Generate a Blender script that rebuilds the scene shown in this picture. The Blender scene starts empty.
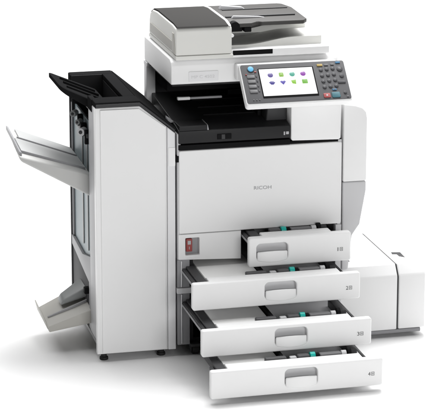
import bpy, bmesh, math, random
from mathutils import Matrix, Vector
random.seed(4)
scene = bpy.context.scene
COL = scene.collection
Z0 = 0.03                       # height of the floor in the survey frame (metres)

# ------------------------------------------------------------------ materials
def mat(name, rgb, rough=0.45, metal=0.0, var=0.02, bump=0.015, scale=900.0, spec=0.4, coat=0.0, wear=0.0):
    m = bpy.data.materials.new(name); m.use_nodes = True
    nt = m.node_tree; b = nt.nodes['Principled BSDF']
    tc = nt.nodes.new('ShaderNodeTexCoord')
    n1 = nt.nodes.new('ShaderNodeTexNoise'); n1.inputs['Scale'].default_value = 5.0; n1.inputs['Detail'].default_value = 5
    n2 = nt.nodes.new('ShaderNodeTexNoise'); n2.inputs['Scale'].default_value = scale; n2.inputs['Detail'].default_value = 2
    nt.links.new(tc.outputs['Object'], n1.inputs['Vector']); nt.links.new(tc.outputs['Object'], n2.inputs['Vector'])
    mix = nt.nodes.new('ShaderNodeMix'); mix.data_type = 'RGBA'
    mix.inputs[6].default_value = (*[max(0, c*(1-var)) for c in rgb], 1)
    mix.inputs[7].default_value = (*[min(1, c*(1+var)) for c in rgb], 1)
    nt.links.new(n1.outputs['Fac'], mix.inputs[0])
    nt.links.new(mix.outputs[2], b.inputs['Base Color'])
    mr = nt.nodes.new('ShaderNodeMapRange'); mr.inputs[3].default_value = max(0.02, rough-0.06); mr.inputs[4].default_value = min(1, rough+0.06)
    nt.links.new(n1.outputs['Fac'], mr.inputs[0]); nt.links.new(mr.outputs[0], b.inputs['Roughness'])
    b.inputs['Metallic'].default_value = metal
    b.inputs['Specular IOR Level'].default_value = spec
    if bump:
        bp = nt.nodes.new('ShaderNodeBump'); bp.inputs['Strength'].default_value = bump*6; bp.inputs['Distance'].default_value = 0.0004
        nt.links.new(n2.outputs['Fac'], bp.inputs['Height']); nt.links.new(bp.outputs['Normal'], b.inputs['Normal'])
    return m

M = dict(
 white=mat('white plastic', (.80,.80,.80), .42),
 white2=mat('cool white plastic', (.74,.74,.75), .45),
 paper=mat('paper', (.88,.88,.87), .85, spec=.1),
 light=mat('light grey plastic', (.56,.56,.57), .45),
 beige=mat('warm light plastic', (.70,.70,.67), .45),
 beige2=mat('warm grey plastic', (.42,.41,.38), .5),
 mid=mat('mid grey plastic', (.30,.30,.31), .45),
 stile=mat('grey steel stile', (.26,.26,.27), .4),
 dark=mat('charcoal plastic', (.038,.038,.040), .45, spec=.25),
 lid=mat('dark grey lid plastic', (.046,.045,.044), .5, spec=0),
 black=mat('black plastic', (.009,.009,.0095), .5, spec=.03),
 cover=mat('black cover plastic', (.013,.013,.0135), .55, spec=0),
 bay=mat('black tray plastic', (.012,.012,.013), .42, spec=.22),
  wedge=mat('grey frame plastic', (.30,.30,.31), .5),
 rim=mat('pale grey frame plastic', (.42,.42,.43), .5),
 low=mat('grey lower panel', (.05,.05,.053), .6, spec=.12),
 deck=mat('tray deck plastic', (.34,.345,.345), .45),
 guide=mat('guide plastic', (.085,.085,.088), .45, spec=.3),
 guide2=mat('grey guide plastic', (.16,.16,.165), .45, spec=.3),
 feed=mat('feed tray plastic', (.060,.058,.056), .4, spec=.12),
 soft=mat('tray grey plastic', (.46,.46,.45), .45),
 inkp=mat('faint print', (.60,.60,.61), .6, bump=0),
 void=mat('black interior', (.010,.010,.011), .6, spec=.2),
 rail=mat('painted steel rail', (.12,.12,.125), .35, spec=.6),
 metal=mat('zinc plated steel', (.62,.62,.63), .32, metal=1.0),
 blue=mat('blue grey sheet panel', (.235,.285,.305), .42),
 smoke=mat('smoke grey tray plastic', (.25,.26,.26), .4),
 rubber=mat('rubber', (.012,.012,.012), .6),
 panel=mat('slate control panel', (.085,.085,.09), .55, spec=.25),
 key=mat('dark key', (.045,.045,.05), .4),
 keyl=mat('grey key', (.125,.125,.13), .4),
 kblue=mat('blue key', (.10,.36,.58), .35),
 kcyan=mat('teal key', (.04,.13,.16), .4),
 kred=mat('red key', (.30,.06,.06), .4),
 kyel=mat('amber key', (.34,.25,.08), .4),
 kblu2=mat('deep blue key', (.04,.15,.28), .4),
 teal=mat('teal knob plastic', (.01,.42,.36), .35),
 red=mat('red switch plastic', (.30,.055,.05), .35),
 ink=mat('grey print', (.10,.10,.10), .6, bump=0),
 inkl=mat('pale print', (.42,.42,.43), .6, bump=0),
 inkw=mat('white print', (.8,.8,.8), .6, bump=0),
)
def emis(name, rgb, s):
    m = bpy.data.materials.new(name); m.use_nodes = True
    b = m.node_tree.nodes['Principled BSDF']
    b.inputs['Base Color'].default_value = (.02,.02,.02,1); b.inputs['Roughness'].default_value = .25
    b.inputs['Emission Color'].default_value = (*rgb,1); b.inputs['Emission Strength'].default_value = s
    return m
M['screen'] = emis('lit screen', (1,1,1), .98)
for n, c in dict(iindigo=(.13,.10,.32), ilime=(.27,.50,.08), isea=(.10,.42,.32), iviolet=(.30,.07,.42),
                 inavy=(.06,.05,.28), iblue=(.10,.08,.42), igreen=(.26,.55,.04), igreen2=(.18,.47,.06), igrey=(.66,.66,.72)).items():
    M[n] = emis('screen '+n[1:], c, .95)

# ------------------------------------------------------------------ mesh helpers
def bev(bm, geom_edges, r, seg=4):
    if r > 0:
        bmesh.ops.bevel(bm, geom=geom_edges, offset=r, offset_type='OFFSET', segments=seg, profile=.5, affect='EDGES', clamp_overlap=True)

class Shape:
    """collects simple solids and links them as one mesh"""
    def __init__(s): s.bm = bmesh.new()
    def _join(s, b, M_=None):
        if M_ is not None: b.transform(M_)
        me = bpy.data.meshes.new('t'); b.to_mesh(me); b.free(); s.bm.from_mesh(me); bpy.data.meshes.remove(me)
        return s
    def box(s, x0,x1,y0,y1,z0,z1, r=0.002, seg=4, M_=None):
        b = bmesh.new(); bmesh.ops.create_cube(b, size=1)
        for v in b.verts:
            v.co = Vector(((x0+x1)/2+v.co.x*(x1-x0), (y0+y1)/2+v.co.y*(y1-y0), (z0+z1)/2+v.co.z*(z1-z0)))
        bev(b, b.edges[:], min(r, .45*min(abs(x1-x0),abs(y1-y0),abs(z1-z0))), seg)
        return s._join(b, M_)
    def prism(s, pts, axis, a0, a1, r=0.002, seg=4, M_=None):
        """pts: outline in the plane normal to axis ('x': (y,z), 'y': (x,z), 'z': (x,y)); extruded from a0 to a1"""
        f = {'x': lambda p,a: (a,p[0],p[1]), 'y': lambda p,a: (p[0],a,p[1]), 'z': lambda p,a: (p[0],p[1],a)}[axis]
        b = bmesh.new()
        A = [b.verts.new(f(p,a0)) for p in pts]; B = [b.verts.new(f(p,a1)) for p in pts]; n = len(pts)
        b.faces.new(A); b.faces.new(B[::-1])
        for i in range(n): b.faces.new((A[i], B[i], B[(i+1)%n], A[(i+1)%n]))
        bmesh.ops.recalc_face_normals(b, faces=b.faces[:])
        if r > 0:
            ed = [e for e in b.edges if len(e.link_faces)==2 and e.calc_face_angle(0) > .45]
            bev(b, ed, r, seg)
        return s._join(b, M_)
    def hull8(s, c, r=.002, seg=3):
        """box from 8 corners: bottom loop of 4 then top loop of 4"""
        b = bmesh.new(); v = [b.verts.new(p) for p in c]
        for f in ((3,2,1,0),(4,5,6,7),(0,1,5,4),(1,2,6,5),(2,3,7,6),(3,0,4,7)): b.faces.new([v[i] for i in f])
        bmesh.ops.recalc_face_normals(b, faces=b.faces[:]); bev(b, b.edges[:], r, seg)
        return s._join(b)
    def cyl(s, c, axis, r, h, n=48, r2=None, bevel=.0008, M_=None):
        b = bmesh.new(); bmesh.ops.create_cone(b, cap_ends=True, segments=n, radius1=r, radius2=r if r2 is None else r2, depth=h)
        if bevel:
            bev(b, [e for e in b.edges if e.calc_face_angle(0) > .7], bevel, 3)
        d = Vector(axis).normalized()
        b.transform(Matrix.Translation(c) @ d.to_track_quat('Z','Y').to_matrix().to_4x4())
        return s._join(b, M_)
    def ball(s, c, r, sx=1, sy=1, sz=1, M_=None):
        b = bmesh.new(); bmesh.ops.create_uvsphere(b, u_segments=28, v_segments=16, radius=r)
        b.transform(Matrix.Translation(c) @ Matrix.Diagonal((sx,sy,sz,1)))
        return s._join(b, M_)
    def mesh(s, me, M_=None):
        b = bmesh.new(); b.from_mesh(me); return s._join(b, M_)
    def link(s, name, m, parent=None, ang=17):
        me = bpy.data.meshes.new(name); s.bm.to_mesh(me); s.bm.free()
        o = bpy.data.objects.new(name, me); COL.objects.link(o)
        me.materials.append(M[m] if isinstance(m, str) else m)
        me.polygons.foreach_set('use_smooth', [True]*len(me.polygons)); me.set_sharp_from_angle(angle=math.radians(ang))
        if parent:
            o.parent = parent
            off = Vector((0,0,0)); p = parent
            while p: off += p.location; p = p.parent
            me.transform(Matrix.Translation(-off))
        return o

def curve_mesh(cu):
    o = bpy.data.objects.new('tmp', cu); COL.objects.link(o)
    bpy.context.view_layer.update()
    me = bpy.data.meshes.new_from_object(o.evaluated_get(bpy.context.evaluated_depsgraph_get()))
    bpy.data.objects.remove(o); bpy.data.curves.remove(cu)
    return me
RX = Matrix.Rotation(math.pi/2, 4, 'X')
def rrect(x0,x1,z0,z1,r,n=7):
    P = []
    for cx,cz,a in ((x1-r,z1-r,0),(x0+r,z1-r,90),(x0+r,z0+r,180),(x1-r,z0+r,270)):
        for i in range(n+1):
            t = math.radians(a+90*i/n); P.append((cx+r*math.cos(t), cz+r*math.sin(t)))
    return P
def plate(outline, holes, y0, y1, b=.003):
    """panel standing in the XZ plane with real holes and rounded edges"""
    cu = bpy.data.curves.new('tmp', 'CURVE'); cu.dimensions = '2D'; cu.fill_mode = 'BOTH'
    cu.extrude = max(1e-5,(y1-y0)/2-b); cu.bevel_depth = b; cu.bevel_resolution = 3; cu.offset = -b
    for pl in [outline]+holes:
        sp = cu.splines.new('POLY'); sp.points.add(len(pl)-1); sp.use_cyclic_u = True
        for q,p in zip(sp.points, pl): q.co = (p[0], p[1], 0, 1)
    me = curve_mesh(cu); me.transform(Matrix.Translation((0,(y0+y1)/2,0)) @ RX)
    return me
def text_mesh(txt, width, height=None, depth=.0004):
    cu = bpy.data.curves.new('tmp','FONT'); cu.body = txt; cu.size = .02; cu.extrude = depth; cu.align_x = 'CENTER'; cu.align_y = 'CENTER'
    me = curve_mesh(cu)
    xs = [v.co.x for v in me.vertices]; ys = [v.co.y for v in me.vertices]
    k = width/(max(xs)-min(xs)); ky = (height/(max(ys)-min(ys))) if height else k
    me.transform(Matrix.Diagonal((k,ky,1,1)) @ Matrix.Translation((-(max(xs)+min(xs))/2, -(max(ys)+min(ys))/2, 0)))
    return me
def thing(name, label, cat, loc):
    o = bpy.data.objects.new(name, None); COL.objects.link(o); o.location = loc; o.empty_display_size = .1
    o['label'] = label; o['category'] = cat
    bpy.context.view_layer.update()
    return o
def sub(root, name):                      # Empty part inside a thing
    pass

# ------------------------------------------------------------------ floor
s = Shape(); b = bmesh.new()
bmesh.ops.create_grid(b, x_segments=4, y_segments=4, size=40); b.transform(Matrix.Translation((0,0,Z0))); s._join(b)
M['floor'] = mat('white studio floor', (.86,.86,.86), .9, var=.006, bump=0, spec=.05)
fl = s.link('floor', 'floor'); fl['kind'] = 'structure'; fl['label'] = 'seamless white studio floor under the copier'

# ================================================================== PHOTOCOPIER
PC = thing('photocopier', 'tall white multifunction photocopier with tilted touch screen and four pulled out drawers', 'photocopier', (.285,.25,Z0))
def P(shape, name, m, parent=PC, **k): return shape.link(name, m, parent, **k)

XL, XR, YB = .0, .566, .50
# cabinet: hollow carcass the drawers slide in
s = Shape()
s.box(.0,.012,.006,YB,.07,.795,.002)                   # left wall
s.box(.552,XR-.001,.004,YB,.07,.747,.002)              # right wall
s.box(.0125,.5515,YB-.02,YB-.001,.072,.79,.001)        # back wall
s.box(.0125,.5515,.045,YB-.021,.742,.752,.001)         # deck under the output tray
cab = P(s, 'cabinet', 'light')
s = Shape(); s.box(.0125,.5515,.03,YB-.021,.066,.082,.001); P(s, 'base_plate', 'void')
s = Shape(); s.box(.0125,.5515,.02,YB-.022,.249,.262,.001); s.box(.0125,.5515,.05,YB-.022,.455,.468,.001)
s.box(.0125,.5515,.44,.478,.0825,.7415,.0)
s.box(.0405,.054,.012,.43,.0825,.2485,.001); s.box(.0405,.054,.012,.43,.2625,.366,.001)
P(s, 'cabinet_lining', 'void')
s = Shape(); s.box(-.002,.040,.0,.03,.07,.2485,.002); s.box(-.002,.040,.0,.03,.2705,.366,.002)
P(s, 'corner_stile', 'stile')
s = Shape(); s.box(-.004,.060,-.004,.03,.2495,.2695,.003); P(s, 'cross_bar', 'light')
s = Shape(); s.box(.5455,.566,.001,.03,.07,.452,.002); P(s, 'corner_stile', 'light')
# thin metal edge on the left stile
s = Shape(); s.box(.010,.014,-.003,-.0005,.075,.247,.0008); s.box(.010,.014,-.003,-.0005,.273,.362,.0008); P(s, 'stile_edge_trim', 'metal')

# front door
me = plate(rrect(.005,.565,.4555,.7395,.006), [], .0, .04, .004)
door = P(Shape().mesh(me), 'front_door', 'white')
s = Shape().mesh(text_mesh('RICOH', .060, .0115), Matrix.Translation((.290,-.0003,.598)) @ RX); P(s, 'brand_lettering', 'mid', door)
s = Shape(); s.box(-.004,.006,.004,.03,.700,.722,.001); P(s, 'door_hinge', 'black')

# power panel beside the small drawer (pocket for the switch)
me = plate([(.003,.3665),(.2165,.3565),(.2165,.4535),(.003,.4535)], [rrect(.026,.074,.381,.440,.003)], .0, .03, .003)
pp = P(Shape().mesh(me), 'power_panel', 'white')
s = Shape(); s.box(.0245,.0755,.018,.026,.379,.442,.001); P(s, 'switch_pocket', 'mid', pp)
s = Shape(); s.box(.029,.050,.004,.018,.392,.436,.002)
sw = P(s, 'power_switch', 'red', pp)
s = Shape(); s.box(.034,.045,.0022,.0045,.417,.430,.0008); s.box(.0385,.0405,.0022,.0045,.400,.410,.0004); P(s, 'switch_marking', 'inkl', pp)
s = Shape(); s.box(.0265,.0735,-.0012,.012,.3725,.3805,.0015); P(s, 'switch_sill', 'white', pp)

# right housing (white block under the control panel)
s = Shape(); s.prism([(.387,.7575),(.392,.752),(.553,.7475),(.560,.7525),(.562,.885),(.562,.953),(.387,.953)], 'y', .0, .30, .004)
P(s, 'side_housing', 'white')
s = Shape(); s.box(.386,.564,.006,.045,.7405,.749,.001); P(s, 'housing_gap', 'black')

# side cover with tapering foot at the right
s = Shape(); s.prism([(.5685,.600),(.651,.600),(.6515,.815),(.647,.838),(.634,.853),(.610,.862),(.5685,.868)], 'y', -.004, .40, .005)
P(s, 'side_cover', 'white')
s = Shape(); s.prism([(.568,.290),(.590,.290),(.603,.410),(.630,.4485),(.6505,.565),(.6505,.5985),(.568,.5985)], 'y', -.002, .39, .005)
P(s, 'side_cover_foot', 'light')

# output bay
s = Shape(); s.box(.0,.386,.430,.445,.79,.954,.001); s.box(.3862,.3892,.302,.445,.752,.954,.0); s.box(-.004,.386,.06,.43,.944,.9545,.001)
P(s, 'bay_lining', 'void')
s = Shape(); s.box(.3895,.5635,.301,.47,.7535,.9535,.003); P(s, 'upper_body', 'white2')
s = Shape(); s.box(.020,.389,.446,.468,.80,.9375,.002); P(s, 'rear_panel', 'white2')
s = Shape()
s.prism([(.0,.7625),(.0,.806),(.05,.815),(.43,.845),(.43,.7625)], 'x', .004, .3845, .003)
tray = P(s, 'paper_output_tray', 'bay')
s = Shape(); s.box(.004,.3845,-.001,.04,.741,.7585,.002); P(s, 'tray_rim', 'black', tray)
s = Shape(); s.box(.006,.100,-.001,.075,.806,.8235,.002); st = P(s, 'tray_step', 'bay', tray)
s = Shape(); s.hull8([(.1005,-.001,.806),(.106,-.001,.806),(.106,.078,.815),(.1005,.078,.815),(.1005,-.001,.824),(.102,-.001,.824),(.102,.078,.825),(.1005,.078,.825)], .0006)
P(s, 'step_edge', 'mid', tray)
s = Shape(); s.box(.134,.182,-.0035,.003,.772,.790,.001); P(s, 'tray_notch', 'black', tray)
s = Shape(); s.box(.148,.160,-.005,.002,.773,.789,.001); P(s, 'notch_tab', 'dark', tray)
s = Shape(); s.box(.361,.366,-.002,.003,.774,.786,.0008); s.box(.369,.379,-.002,.003,.776,.786,.0015); P(s, 'tray_mark', 'inkl', tray)
for k in range(3):                                                    # raised ribs of the tray
    s = Shape(); y0 = .14+.085*k; z = .815+(y0-.05)*.079
    s.box(.12,.372,y0,y0+.006,z-.003,z+.004,.0015); P(s, 'tray_rib', 'cover', tray)
s = Shape(); s.prism([(.312,.800),(.386,.796),(.386,.858),(.372,.868),(.336,.868),(.318,.856)], 'y', .05, .20, .005)
P(s, 'inner_block', 'dark')
s = Shape(); s.box(.30,.312,.11,.16,.81,.89,.003); s.box(.285,.293,.13,.16,.83,.90,.003); P(s, 'inner_bracket', 'cover')
s = Shape(); s.box(.070,.180,.118,.130,.884,.892,.003); P(s, 'exit_bar', 'stile')
s = Shape(); s.box(.026,.0695,.112,.126,.884,.8945,.003); P(s, 'exit_bar_tip', 'white')
s = Shape(); s.box(.02,.38,.25,.43,.885,.935,.004); s.box(.23,.30,.24,.26,.866,.884,.002); P(s, 'exit_unit', 'cover')
s = Shape(); s.hull8([(-.012,.09,.815),(.012,.09,.815),(.010,.13,.815),(-.012,.13,.815),(-.012,.09,.828),(.008,.09,.819),(.008,.13,.819),(-.012,.13,.832)], .001); P(s, 'bay_fin', 'mid')
s = Shape(); s.box(-.014,.018,.425,.470,.80,.945,.004); s.box(-.0145,.030,.415,.472,.938,.954,.003); P(s, 'support_column', 'white2')

# scanner unit
s = Shape()
s.prism([(.035,.957),(.033,.962),(.033,1.018),(.040,1.030),(.055,1.036),(.058,1.038),(.463,1.038),(.463,.955),(.040,.955)], 'x', -.013, .556, .009)
sc = P(s, 'scanner_unit', 'white')
s = Shape(); s.mesh(plate(rrect(.046,.146,.963,.997,.003), [], .0312, .0345, .0006)); P(s, 'name_plate', 'white2', sc)
s = Shape().mesh(text_mesh('MP C 4502', .078, .0095), Matrix.Translation((.094,.0311,.979)) @ RX); P(s, 'model_lettering', 'inkp', sc)
s = Shape(); s.box(.20,.54,.0,.034,.965,1.02,.006); P(s, 'panel_bracket', 'white', sc)

# document feeder
s = Shape()
s.box(.0,.523,.020,.44,1.0395,1.066,.004)
df = P(s, 'document_feeder', 'white')
s = Shape(); s.box(.192,.327,.0175,.022,1.048,1.0635,.001); P(s, 'feeder_slot', 'black', df)
s = Shape(); s.prism([(-.004,1.0425),(.1895,1.0425),(.1895,1.056),(-.004,1.056)], 'y', .003, .43, .003); P(s, 'feeder_base_strip', 'beige', df)
s = Shape()
s.prism([(.006,1.0565),(.006,1.139),(.012,1.148),(.06,1.1525),(.30,1.1525),(.37,1.147),(.41,1.130),(.425,1.10),(.43,1.0565)], 'x', -.003, .1855, .006)
P(s, 'feeder_housing', 'beige', df)
s = Shape(); s.box(-.0055,-.002,.03,.40,1.066,1.098,.001); s.prism([(.012,1.062),(.05,1.062),(.05,1.13),(.03,1.128)], 'x', -.0065, -.002, .001); P(s, 'feeder_side_panel', 'beige2', df)
s = Shape()
s.prism([(.004,1.1485),(.010,1.1535),(.06,1.158),(.30,1.158),(.365,1.1525),(.412,1.135),(.410,1.129),(.36,1.147),(.30,1.1527),(.06,1.1527),(.012,1.1483)], 'x', .001, .174, .0015)
P(s, 'feeder_lid', 'lid', df)
s = Shape(); s.prism([(.008,1.150),(.06,1.1595),(.30,1.1595),(.37,1.153),(.37,1.149),(.06,1.151)], 'x', .1745, .1835, .001); P(s, 'lid_trim', 'white', df)
# feed tray (dark, over the exit tray)
s = Shape()
s.prism([(.186,.06),(.215,.045),(.262,.045),(.290,.072),(.300,.060),(.445,.060),(.462,.085),(.470,.30),(.455,.372),(.44,.385),(.186,.385)], 'z', 1.135, 1.149, .004)
ft = P(s, 'feed_tray', 'feed', df)
for a in ((.200,.44,.150,.162,1.1535),(.22,.45,.285,.292,1.152)):
    s = Shape(); s.box(a[0],a[1],a[2],a[3],1.1492,a[4],.001); P(s, 'tray_slot', 'dark', df)
s = Shape(); s.hull8([(.215,.30,1.149),(.305,.30,1.149),(.305,.325,1.149),(.215,.325,1.149),(.222,.305,1.163),(.295,.305,1.155),(.295,.322,1.155),(.222,.322,1.163)], .002); P(s, 'width_guide', 'mid', df)
s = Shape(); s.hull8([(.215,.13,1.149),(.33,.13,1.149),(.33,.145,1.149),(.215,.145,1.149),(.222,.132,1.158),(.31,.132,1.153),(.31,.143,1.153),(.222,.143,1.158)], .002); P(s, 'width_guide', 'mid', df)
s = Shape(); s.cyl((.205,.055,1.139),(0,1,0),.016,.03); s.box(.19,.235,.06,.09,1.118,1.136,.004); P(s, 'tray_hinge', 'black', df)
s = Shape(); s.box(.238,.262,.046,.10,1.118,1.135,.003); P(s, 'hinge_foot', 'cover', df)
s = Shape(); s.cyl((.192,.038,1.112),(0,1,0),.006,.02); P(s, 'hinge_cap', 'white', df)
# exit tray: two curved decks
def wave(z0, x0, x1, h, n=16):
    top = [(x0+(x1-x0)*i/n, z0+.004+h*(.5-.5*math.cos(math.pi*min(1,max(0,(i/n-.18)/.55))))) for i in range(n+1)]
    return [(x0,z0-.004),(x1,z0-.004)]+top[::-1]
s = Shape(); s.prism(wave(1.0695,.190,.506,.020), 'y', .060, .21, .0)
P(s, 'exit_tray', 'beige', df, ang=30)
s = Shape(); s.prism(wave(1.088,.190,.492,.022), 'y', .2105, .40, .0)
P(s, 'exit_tray', 'beige', df, ang=30)
s = Shape(); s.box(.186,.20,.07,.40,1.067,1.134,.002); P(s, 'exit_mouth', 'mid', df)

# control panel (tilted slab, local frame: u right, v up the slope, w out of the face)
PM = Matrix.Translation((.2045,-.12,.9094)) @ Matrix(((1,0,0,0),(0,.70711,-.70711,0),(0,.70711,.70711,0),(0,0,0,1)))
s = Shape(); s.prism(rrect(.0,.3600,.0,.1575,.010), 'z', -.030, -.002, .004, M_=PM)
cp = P(s, 'control_panel', 'white')
s = Shape(); s.prism(rrect(.0035,.3565,.0065,.1560,.007), 'z', -.004, .0, .0006, M_=PM); P(s, 'panel_face', 'panel', cp)
s = Shape(); s.prism(rrect(.0595,.2485,.0235,.1385,.002), 'z', -.001, .0009, .0004, M_=PM); P(s, 'screen_bezel', 'black', cp)
s = Shape(); s.box(.0630,.2445,.0310,.1352,.0,.0014,.0002, M_=PM); P(s, 'touch_screen', 'screen', cp)
ic = lambda u,v: (u-.2045, v)
def icon(kind, u, v, m):
    u, v = ic(u, v); s = Shape(); r = .0092
    sh = Shape(); sh.cyl((u+.001,v-.008,.0016),(0,0,1),r*.85,.0003,n=24,bevel=0)
    if kind == 'ball': s.ball((u,v,.0022),r,1,1,.18)
    elif kind == 'page': s.prism(rrect(u-.0078,u+.0078,v-.0082,v+.0082,.0035),'z',.0015,.0026,.0003); s.ball((u,v-.001,.0028),.0035,1,1,.2)
    elif kind == 'fan': s.prism([(u-.0105,v+.002),(u-.004,v+.007),(u+.004,v+.0062),(u+.0105,v+.001),(u+.004,v-.0065),(u-.004,v-.0065)],'z',.0015,.0027,.0003)
    elif kind == 'drop': s.prism([(u-.0098,v+.003),(u-.005,v+.0075),(u,v+.005),(u+.005,v+.0075),(u+.0098,v+.003),(u,v-.009)],'z',.0015,.0027,.0003)
    elif kind == 'flag': s.prism([(u-.009,v+.006),(u+.0075,v+.0085),(u+.0065,v-.001),(u+.006,v-.0085),(u-.006,v-.0055)],'z',.0015,.0027,.0003)
    else: s.prism(rrect(u-.0092,u+.0092,v-.0080,v+.0080,.0018),'z',.0015,.0027,.0003); s.box(u-.002,u+.002,v-.006,v+.006,.0015,.0031,.0003)
    s.bm.transform(PM)
    P(s, 'screen_icon', m, cp)
us = [.3025,.3395,.3765,.4135]
for u,k,m in zip(us, ('ball','page','ball','ball'), ('iindigo','ilime','isea','iviolet')): icon(k,u,.1105,m)
for u,k,m in zip(us, ('fan','drop','flag','grid'), ('inavy','iblue','igreen','igreen2')): icon(k,u+.001,.080,m)
def key(u, v, r, m, name='panel_key', sq=None, h=.0025):
    u, v = ic(u, v); s = Shape()
    if sq: s.prism(rrect(u-sq[0],u+sq[0],v-sq[1],v+sq[1],min(sq)*.35),'z',-.001,h,.0008,seg=3)
    else: s.cyl((u,v,h/2),(0,0,1),r,h,n=32,bevel=.0007)
    s.bm.transform(PM); P(s, name, m, cp)
key(.2405,.1375,.0125,'key','key_ring',h=.0012); key(.2405,.1375,.0098,'kblue','home_key',h=.0035)
for i in range(4): key(.2365,.108-.019*i,0,'keyl',sq=(.013,.0055)); key(.2555,.110-.019*i,0,'key',sq=(.0022,.004),h=.0015)
key(.2305,.010+.0085,.002,'keyl'); key(.2405,.0185,.002,'keyl'); key(.2505,.0185,.002,'keyl')
key(.2545,.1265,0,'kred',sq=(.0035,.0016)); key(.222,.117,0,'kred',sq=(.0025,.0014))
key(.4765,.1405,0,'kyel',sq=(.0095,.0042))
key(.4985,.1405,0,'keyl',sq=(.007,.003)); key(.5195,.1415,0,'keyl',sq=(.006,.003)); key(.5400,.1480,0,'kblu2',sq=(.008,.0032))
for r_ in range(4):
    for c_ in range(3): key(.4775+.0205*c_, .1225-.0225*r_+.0015*c_, .0068,'key'); key(.4775+.0205*c_, .1228-.0225*r_+.0015*c_, .0022,'keyl','key_digit',h=.003)
key(.5420,.1230,.0100,'key'); key(.5420,.1232,.0050,'keyl','key_digit',h=.0032)
key(.5440,.0960,.0075,'key'); key(.5390,.071,0,'key',sq=(.013,.0045))
key(.4790,.0215,0,'kred','stop_key',sq=(.0115,.0085)); key(.4790,.0215,0,'inkl','stop_mark',sq=(.003,.003),h=.003)
key(.5100,.0225,0,'kcyan','start_key',sq=(.014,.0105)); key(.5085,.043,0,'kblu2',sq=(.007,.003)); key(.5085,.043,.0025,'keyl',h=.003)
key(.5430,.0300,.0055,'key'); key(.5490,.014,0,'keyl',sq=(.0035,.002))

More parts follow.
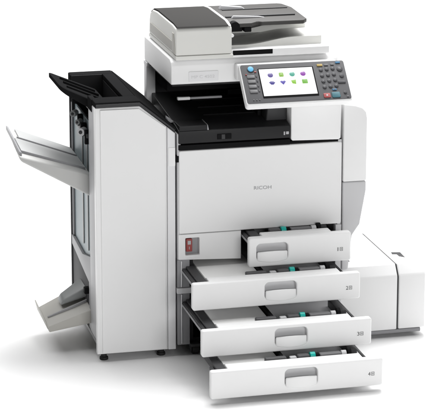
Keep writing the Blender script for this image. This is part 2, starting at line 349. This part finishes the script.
# drawers
YD = {1:-.115, 2:-.2237, 3:-.3535, 4:-.4762}
ZT = {1:.4589, 2:.3505, 3:.2350, 4:.1408}
ZBOT = {1:.3590, 2:.2602, 3:.1461, 4:.0486}
XD0 = {1:.2140, 2:-.0016, 3:-.0016, 4:-.0016}
XW = .5648
NAMES = {1:'short top drawer pulled out a little', 2:'second drawer from the top', 3:'third drawer from the top', 4:'lowest drawer, pulled out furthest'}
for n in (1,2,3,4):
    yd, zt, zb, x0 = YD[n], ZT[n], ZBOT[n], XD0[n]
    ht = zt-(.022 if n==1 else .0125); hb = ht-.058
    me = plate(rrect(x0,XW,zb,zt,.008), [rrect(.2405,.3475,hb,ht,.014)], yd, yd+.026, .0055)
    dr = P(Shape().mesh(me), 'drawer', 'white'); dr['label'] = NAMES[n]
    g_ = yd+.078
    # grip recess and the rounded grip bar
    s = Shape(); s.box(.2375,.3505,yd+.0225,yd+.0255,hb-.003,ht+.003,.0); P(s, 'grip_recess', 'light', dr)
    arc = [(.2425+.103*k/14, yd-.0015-.0085*math.sin(math.pi*k/14)**.7) for k in range(15)]
    s = Shape(); s.prism([(.2425,yd+.021)]+arc+[(.3455,yd+.021)], 'z', hb+.0012, hb+.030, .0035)
    for v in s.bm.verts:
        q = (v.co.x-.294)/.0515; up = (v.co.z-hb)/.03
        v.co.z += -.006*(1-q*q)*(1-up)*(1 if v.co.y < yd-.0005 else 0) + (.004*(1-q*q) if up > .5 else 0)
        if up > .5 and v.co.y > yd+.008: v.co.z -= .012
    P(s, 'grip', 'white', dr)
    ye, yf = (-.22, -.17) if n==4 else (.40, .40)
    # bin behind the front
    bl = x0+.0285 if n>1 else x0+.02
    s = Shape(); s.box(bl+.032,.505,yd+.0265,yd+.070,zt-.05,zt-.0015,.004); P(s, 'bin_lip', 'white', dr)
    s = Shape(); s.box(bl+.032,.505,yd+.071,yf,zt-.047,zt-.041,.001); s.box(max(.10,bl+.04),.49,yd+.030,yf,zb+.012,zt-.0475,.002); s.box(.506,.530,yd+.030,.40,zt-.060,zt-.030,.002); s.box(bl+.04,.53,yf+.001,yf+.010,zb+.012,zt-.015,.001)
    P(s, 'paper_bin', 'light', dr)
    s = Shape(); s.box(bl,bl+.031,yd+.0265,ye,zt-.032,zt-.007,.003); P(s, 'bin_wall', 'dark', dr)
    s = Shape(); s.box(.266,.503,g_+.03,yf-.02,zt-.036,zt-.030,.001); P(s, 'lift_plate', 'white2', dr)
    if n == 4:
        s = Shape(); s.box(.20,.47,yf+.012,.42,zb+.045,zb+.062,.002); P(s, 'carriage', 'dark', dr)
    # slide rails
    s = Shape(); s.box(bl-.012,bl-.001,yd+.028,(-.385 if n==4 else ye),zt-.034,zt-.014,.002); P(s, 'slide_rail', 'dark', dr)
    s = Shape(); s.box(bl-.0155,bl-.0125,yd+.028,(-.40 if n==4 else ye),zt-.027,zt-.020,.001); P(s, 'rail_strip', 'mid', dr)
    s = Shape(); s.box(.531,.541,yd+.028,.40,zt-.060,zt-.030,.002); P(s, 'slide_rail', 'dark', dr)
    # guide pieces along the front of the bin
    g = yd+.078; gz = zt+.0005
    if n > 1:
        s = Shape(); s.box(.197,.268,g,g+.022,zt-.030,gz,.005); P(s, 'paper_guide', 'guide', dr)
        s = Shape(); s.box(.250,.262,g+.0225,g+.20,zt-.030,zt+.001,.003); P(s, 'end_fence', 'black', dr)
        s = Shape(); s.box(.280,.302,g+.004,g+.022,zt-.03,zt-.003,.003); P(s, 'guide_clip', 'light', dr)
    s = Shape(); s.box(.305,.3445,g,g+.024,zt-.030,gz+.001,.004); P(s, 'paper_guide', 'guide', dr)
    s = Shape(); s.cyl((.3545,g+.010,zt-.006),(1,0,0),.0135,.0165); P(s, 'guide_knob', 'teal', dr)
    s = Shape(); s.cyl((.3705,g+.011,zt-.008),(1,0,0),.0115,.012); P(s, 'knob_collar', 'black', dr)
    s = Shape(); s.box(.379,.4505,g,g+.024,zt-.030,gz,.004); P(s, 'paper_guide', 'guide2', dr)
    s = Shape(); s.cyl((.4595,g+.011,zt-.007),(1,0,0),.0115,.016); P(s, 'guide_roller', 'light', dr)
    s = Shape(); s.cyl((.478,g+.016,zt-.006),(1,0,0),.0165,.012); P(s, 'roller_end', 'black', dr)
    s = Shape(); s.box(.4855,.512,g+.03,g+.16,zt-.035,zt-.004,.003); P(s, 'bin_catch', 'dark', dr)
    # tray number and page mark
    zn = zt-(.058 if n==1 else .0505)
    s = Shape().mesh(text_mesh(str(n), .0026 if n==1 else .0075, .0125), Matrix.Translation((.5195,yd-.0003,zn)) @ RX); P(s, 'drawer_number', 'ink', dr)
    s = Shape()
    for a in ((.5260,.5365,zn-.006,zn-.0048),(.5260,.5365,zn+.0048,zn+.006),(.5260,.5272,zn-.0045,zn+.0045),(.5353,.5365,zn-.0045,zn+.0045),(.5285,.534,zn-.002,zn-.0008),(.5285,.534,zn+.001,zn+.0022)):
        s.box(a[0],a[1],yd-.0006,yd+.0006,a[2],a[3],.0)
    P(s, 'page_mark', 'ink', dr)

# casters
for x,y in ((.062,.018),(.50,.018),(.070,.42),(.50,.42)):
    s = Shape(); s.box(x-.018,x+.018,y-.022,y+.022,.0605,.0700,.002); s.box(x-.018,x-.0145,y-.012,y+.012,.042,.0605,.001); s.box(x+.0145,x+.018,y-.012,y+.012,.042,.0605,.001)
    c = P(s, 'caster', 'dark')
    s = Shape(); s.cyl((x,y,Z0+.0175),(1,0,0),.0175,.025,bevel=.004); P(s, 'wheel', 'rubber', c)

# loose paper in the bins (each stack is its own thing)
LBL = {2:'white paper stack lying in the second drawer from the top', 3:'white paper stack lying in the third drawer from the top', 4:'white paper stack lying in the lowest drawer'}
for n in (2,3,4):
    yd, zt, zb = YD[n], ZT[n], ZBOT[n]
    s = Shape(); N = 9; h0 = zt-.0405; h1 = zt-.012
    for k in range(N):
        j = random.uniform(-.0012,.0012); j2 = random.uniform(-.001,.001)
        s.box(.0605+.002+j,.2465+j,yd+.096+j2,(.36 if n<4 else -.18)+j2,h0+(h1-h0)*k/N+.0002,h0+(h1-h0)*(k+1)/N,.0004,seg=1)
    o = s.link('paper_stack','paper'); o['label'] = LBL[n]; o['category'] = 'paper'; o['group'] = 'paper stacks in the open drawers'

# ================================================================== FINISHER
FN = thing('finishing_unit', 'tall narrow white finisher with black sloping top and two paper trays on its left side', 'finisher', (-.14,.25,Z0))
F0, FB = .0036, .504
X0, X1, X2, X3 = -.273, -.1245, -.034, -.0066
def F(s, name, m, parent=FN, **k): return s.link(name, m, parent, **k)
# carcass: left wall has a recess for the blue panel
s = Shape()
s.box(X0+.0005,X0+.012,F0+.0305,.128,.100,.8955,.002)                       # front strip of the left wall
s.box(X0+.013,X2+.02,F0+.030,FB,.062,.075,.001)
s.box(X0+.0105,X2+.015,FB-.012,FB-.001,.078,.812,.001); s.box(X0+.0105,X1,FB-.012,FB-.001,.8125,.8965,.001)
cabf = F(s, 'cabinet', 'rim')
s = Shape(); s.box(X0,X0+.010,.488,FB,.120,.8955,.002); F(s, 'rear_stile', 'low')
s = Shape(); s.prism([(.1285,.100),(.160,.105),(.160,.262),(.4875,.305),(.4875,.338),(.28,.327),(.1285,.360)], 'x', X0+.001, X0+.0105, .001); F(s, 'side_brace', 'wedge')
s = Shape(); s.prism([(.1605,.110),(.4875,.150),(.4875,.3045),(.1605,.2615)], 'x', X0+.004, X0+.0105, .001); F(s, 'lower_panel', 'low')
s = Shape(); s.box(X0+.011,X0+.016,.1285,.4875,.131,.815,.0); F(s, 'side_panel', 'blue')
s = Shape(); s.box(X0+.004,X0+.0105,.470,.4875,.340,.815,.001); F(s, 'side_channel', 'stile')
s = Shape(); s.box(X0+.0075,X0+.0105,.29,.305,.36,.79,.001); s.box(X0+.0075,X0+.0105,.20,.212,.36,.76,.001); F(s, 'side_groove', 'smoke')
# front: rim, door and right edge strip
s = Shape().mesh(plate([(X0,.057),(X2,.0555),(X2,.8235),(X1,.8970),(X0,.8970)], [], F0+.0035, F0+.030, .004)); F(s, 'front_frame', 'white')
s = Shape().mesh(plate([(X0+.017,.062),(X2-.006,.0605),(X2-.006,.8235),(X1-.003,.8890),(X0+.017,.8900)], [], F0-.0015, F0+.0035, .0015)); F(s, 'front_panel', 'white')
s = Shape()
s.prism([(X2+.0008,.0555),(X3,.0550),(X3,.800),(X2+.0008,.8225)], 'y', F0+.001, F0+.030, .003); F(s, 'edge_strip', 'white2')
s = Shape(); s.prism([(X2+.004,.690),(X3-.0005,.690),(X3-.0005,.752),(X2+.004,.752)], 'y', F0-.0008, F0+.0016, .0008); F(s, 'edge_plate', 'white', FN)
# black top cover with a sloped right half and an open pit
def slab(x0,x1,y0,y1,zt0,zt1,zb0,zb1,r=.002):
    return [(x0,y0,zb0),(x1,y0,zb1),(x1,y1,zb1),(x0,y1,zb0),(x0,y0,zt0),(x1,y0,zt1),(x1,y1,zt1),(x0,y1,zt0)]
s = Shape()
s.prism([(X0+.001,.8972),(X1-.0005,.8972),(X3-.001,.8015),(X3+.004,.8150),(X1+.001,.9155),(X0+.001,.9155)], 'y', F0+.0005, .085, .003)   # front bar
s.box(X0+.001,X1,.452,FB,.8972,.9155,.003)                                # rear bar
s.box(X1-.040,X1,.0855,.4515,.8972,.9152,.002)                            # bar right of the pit
s.prism([(X1+.0005,.8965),(X3-.001,.8018),(X3+.0045,.8145),(X1+.0015,.9150)], 'y', .0855, FB, .002)
tc_ = F(s, 'top_cover', 'cover')
s = Shape(); s.prism([(X0+.003,.8990),(X1-.0008,.8990),(X2+.001,.8260),(X3-.002,.8045),(X3-.001,.8125),(X1-.0005,.9095),(X0+.003,.9095)], 'y', F0-.0015, F0+.0006, .0008); F(s, 'cover_edge', 'dark', tc_)
s = Shape(); s.box(X0+.017,X0+.022,.0855,.4515,.775,.812,.0)
s.box(X1-.0405,X1-.0375,.0855,.4515,.77,.896,.0); s.box(X0+.018,X1-.041,.0855,.0885,.77,.896,.0); s.box(X0+.001,X1-.0408,.4470,.4516,.77,.9135,.0); s.box(X0+.018,X1-.041,.089,.4475,.77,.775,.0)
F(s, 'pit_lining', 'void', tc_)
s = Shape(); s.box(X0-.002,X0+.020,.4525,FB+.001,.835,.9145,.003); F(s, 'cover_corner', 'cover', tc_)
s = Shape(); s.box(X0-.002,X0+.016,.060,.130,.872,.9145,.003); F(s, 'cover_corner', 'cover', tc_)
s = Shape(); s.hull8([(X0+.020,.09,.842),(X1-.06,.09,.790),(X1-.06,.44,.790),(X0+.020,.44,.842),(X0+.020,.09,.850),(X1-.06,.09,.798),(X1-.06,.44,.798),(X0+.020,.44,.850)], .001); F(s, 'pit_ramp', 'dark', tc_)
# upper black tray, rising to the left out of the pit
s = Shape()
ti, to = (-.190,.866), (-.360,.940)
out = [(ti[0],.120),(ti[0],.43)] + [(to[0]+.030*(1-math.sin(math.radians(a)))*1.0, .385+.035*math.cos(math.radians(a))) for a in range(0,91,15)] + [(to[0]+.030*(1-math.cos(math.radians(a))), .200-.045*math.sin(math.radians(a))) for a in range(0,91,15)]
s.prism(out, 'z', -.046, .0, .008, 5)
for v in s.bm.verts:
    t = (v.co.x-ti[0])/(to[0]-ti[0]); v.co.z = v.co.z*(1-.60*t) + ti[1]+(to[1]-ti[1])*(.92*t+.08*t*t*t) + .006*math.sin(math.pi*(v.co.y-.1)/.34)
ut = F(s, 'proof_tray', 'cover')
for yy in (.20,.27,.34):
    s = Shape(); s.box(to[0]+.03, ti[0]-.02, yy, yy+.010, -.004, .005, .002)
    for v in s.bm.verts:
        t = (v.co.x-ti[0])/(to[0]-ti[0]); v.co.z += ti[1]+(to[1]-ti[1])*(.92*t+.08*t*t*t) + .006*math.sin(math.pi*(v.co.y-.1)/.34)
    F(s, 'tray_rib', 'cover', ut)
# exit rollers and brackets under the tray
s = Shape(); s.box(X0-.004,X0+.0105,.14,.36,.765,.780,.003); F(s, 'roller_bracket', 'dark')
for yy,zz,r_ in ((.345,.806,.011),(.255,.797,.009),(.190,.778,.0135)):
    s = Shape(); s.cyl((X0-.009,yy,zz),(-.6,-.8,0),r_,.026); ro = F(s, 'exit_roller', 'light' if yy < .2 else 'smoke')
    s = Shape(); s.cyl((X0-.009-.6*.014,yy-.8*.014,zz),(-.6,-.8,0),r_*.45,.004); F(s, 'roller_hub', 'dark', ro)
for a in ((-.010,.215,.235,.755,.80),(-.008,.150,.166,.742,.790),(-.008,.285,.300,.775,.815)):
    s = Shape(); s.box(X0+a[0],X0+.0105,a[1],a[2],a[3],a[4],.003); F(s, 'roller_arm', 'black')
# main grey output tray
s = Shape()
s.hull8([(-.262,.14,.563),(-.497,.14,.698),(-.492,.47,.720),(-.262,.49,.563),(-.262,.14,.642),(-.506,.14,.7195),(-.498,.47,.7395),(-.262,.49,.642)], .010, 5)
ot = F(s, 'output_tray', 'soft')
def on(x, y):
    t = (x+.262)/(-.510+.262)
    return .642+t*(.080+.020*(y-.14)/.33)
def bar(x0,x1,y0,y1,h,name,m,r=.002, h2=None):
    h2 = h if h2 is None else h2
    s = Shape(); s.hull8([(x0,y0,on(x0,y0)-.004),(x1,y0,on(x1,y0)-.004),(x1,y1,on(x1,y1)-.004),(x0,y1,on(x0,y1)-.004),(x0,y0,on(x0,y0)+h),(x1,y0,on(x1,y0)+h2),(x1,y1,on(x1,y1)+h2),(x0,y1,on(x0,y1)+h)], r); F(s, name, m, ot)
bar(-.275,-.488,.190,.345,.0075,'tray_deck','deck')
bar(-.275,-.470,.352,.470,.0085,'tray_deck','deck')
bar(-.275,-.490,.1860,.1892,.009,'deck_edge','stile',.001)
bar(-.275,-.480,.3465,.3505,.012,'deck_edge','stile',.001)
bar(-.492,-.500,.150,.460,.010,'tray_end_lip','stile',.001,.012)
# booklet tray near the floor
s = Shape()
s.hull8([(-.262,.13,.128),(-.414,.13,.105),(-.414,.36,.100),(-.262,.40,.128),(-.262,.13,.176),(-.418,.13,.125),(-.416,.36,.122),(-.262,.40,.180)], .004, 4)
bt = F(s, 'booklet_tray', 'beige2')
s = Shape(); s.hull8([(-.414,.135,.115),(-.419,.135,.115),(-.419,.36,.112),(-.414,.36,.112),(-.418,.22,.132),(-.424,.22,.132),(-.428,.36,.150),(-.424,.36,.150)], .0015); F(s, 'tray_end_lip', 'beige2', bt)
s = Shape(); s.hull8([(-.27,.215,.172),(-.405,.215,.128),(-.405,.222,.128),(-.27,.222,.172),(-.27,.215,.184),(-.405,.215,.133),(-.405,.222,.133),(-.27,.222,.184)], .001); F(s, 'deck_edge', 'mid', bt)
s = Shape(); s.hull8([(-.262,.24,.185),(-.355,.25,.155),(-.355,.33,.155),(-.262,.36,.185),(-.262,.24,.222),(-.345,.25,.176),(-.345,.33,.176),(-.262,.36,.222)], .011, 5); F(s, 'booklet_stop', 'smoke', bt)
s = Shape(); s.box(-.285,-.2625,.175,.20,.215,.237,.004); F(s, 'stop_lever', 'black', bt)
# feet
for x,y in ((-.247,.035),(-.052,.035),(-.247,.46),(-.052,.46)):
    s = Shape(); s.cyl((x,y,Z0+.005),(0,0,1),.0145,.010,bevel=.002); s.cyl((x,y,Z0+.020),(0,0,1),.010,.024); F(s, 'foot', 'rubber')

# ================================================================== SIDE PAPER UNIT
SU = thing('side_paper_unit', 'low boxy white side paper unit docked at the right of the photocopier', 'paper feeder', (.72,.22,Z0))
def S_(s, name, m, parent=SU, **k): return s.link(name, m, parent, **k)
prof = [(.0137,.058),(.0137,.2440),(.0150,.2520),(.0390,.2840),(.0440,.2870),(.4310,.2870),(.4310,.058)]
s = Shape(); s.prism(prof, 'x', .569, .7735, .004); S_(s, 'body', 'white')
s = Shape(); s.prism([(y+.004*(1 if i<4 else 0), z-.004*(1 if 1<i<6 else 0)) for i,(y,z) in enumerate(prof)], 'x', .7735, .7790, .0); S_(s, 'seam', 'dark')
s = Shape(); s.prism([(y-.0005, z+.0005) for y,z in prof], 'x', .7790, .8755, .006); S_(s, 'end_cover', 'white')
s = Shape(); s.box(.569,.861,.016,.40,.044,.0572,.003); S_(s, 'base_rail', 'stile')
for x in (.606,.622):
    s = Shape(); s.box(x-.0055,x+.0055,.100,.122,.2855,.2885,.001); S_(s, 'top_slot', 'black')
s = Shape(); s.prism([(.7995,.1676),(.8301,.1601),(.8279,.0987),(.8115,.1151),(.8110,.1400),(.7954,.1438)], 'z', .2868, .2884, .0004); S_(s, 'grip_mark', 'dark')
for x in (.61,.83):
    for y in (.06,.36):
        s = Shape(); s.cyl((x,y,Z0+.0065),(1,0,0),.0065,.02,bevel=.001); S_(s, 'roller_wheel', 'rubber')

# ------------------------------------------------------------------ camera
R = ((0.9682543433376384,-0.24994601373816067,0.0032429653408652705),(-0.050348549229334766,-0.2077177715685006,-0.9768921900420321),(0.244843930286826,0.9457168273807015,-0.21370805368698786))
cam = bpy.data.cameras.new('camera'); co = bpy.data.objects.new('camera', cam); COL.objects.link(co)
co.matrix_world = Matrix(((R[0][0],-R[1][0],-R[2][0],-1.4999543627),(R[0][1],-R[1][1],-R[2][1],-6.7393367823),(R[0][2],-R[1][2],-R[2][2],2.4647059395),(0,0,0,1)))
f, cx, cy = 2163.8526, 249.8915, 87.3855
cam.sensor_width = 36; cam.lens = f/442*36
cam.shift_x = (221-cx)/442; cam.shift_y = (cy-208.5)/442
cam.clip_start = .1; cam.clip_end = 300
scene.camera = co

# ------------------------------------------------------------------ light
w = bpy.data.worlds.new('World'); scene.world = w; w.use_nodes = True
w.node_tree.nodes['Background'].inputs[0].default_value = (1,1,1,1)
w.node_tree.nodes['Background'].inputs[1].default_value = .05
def area(name, loc, target, sx, sy, e):
    l = bpy.data.lights.new(name,'AREA'); l.shape = 'RECTANGLE'; l.size = sx; l.size_y = sy; l.energy = e
    o = bpy.data.objects.new(name, l); COL.objects.link(o); o.location = loc
    o.rotation_euler = (Vector(target)-Vector(loc)).to_track_quat('-Z','Y').to_euler()
    return o
area('overhead_softbox', (1.9,5.5,5.0), (1.9,5.5,0), 11.5, 13.2, 1130)
area('key_softbox', (.55,1.0,3.4), (.2,.2,.2), 1.9, 1.6, 140)
area('front_softbox', (.6,-6.5,2.0), (.25,0,.9), 2.4, 1.4, 128)

scene.render.filter_size = 1.9
scene.render.engine = 'CYCLES'
scene.view_settings.view_transform = 'Standard'; scene.view_settings.look = 'None'
scene.view_settings.exposure = .1; scene.view_settings.gamma = 1
scene.render.resolution_x, scene.render.resolution_y = 1024, 966
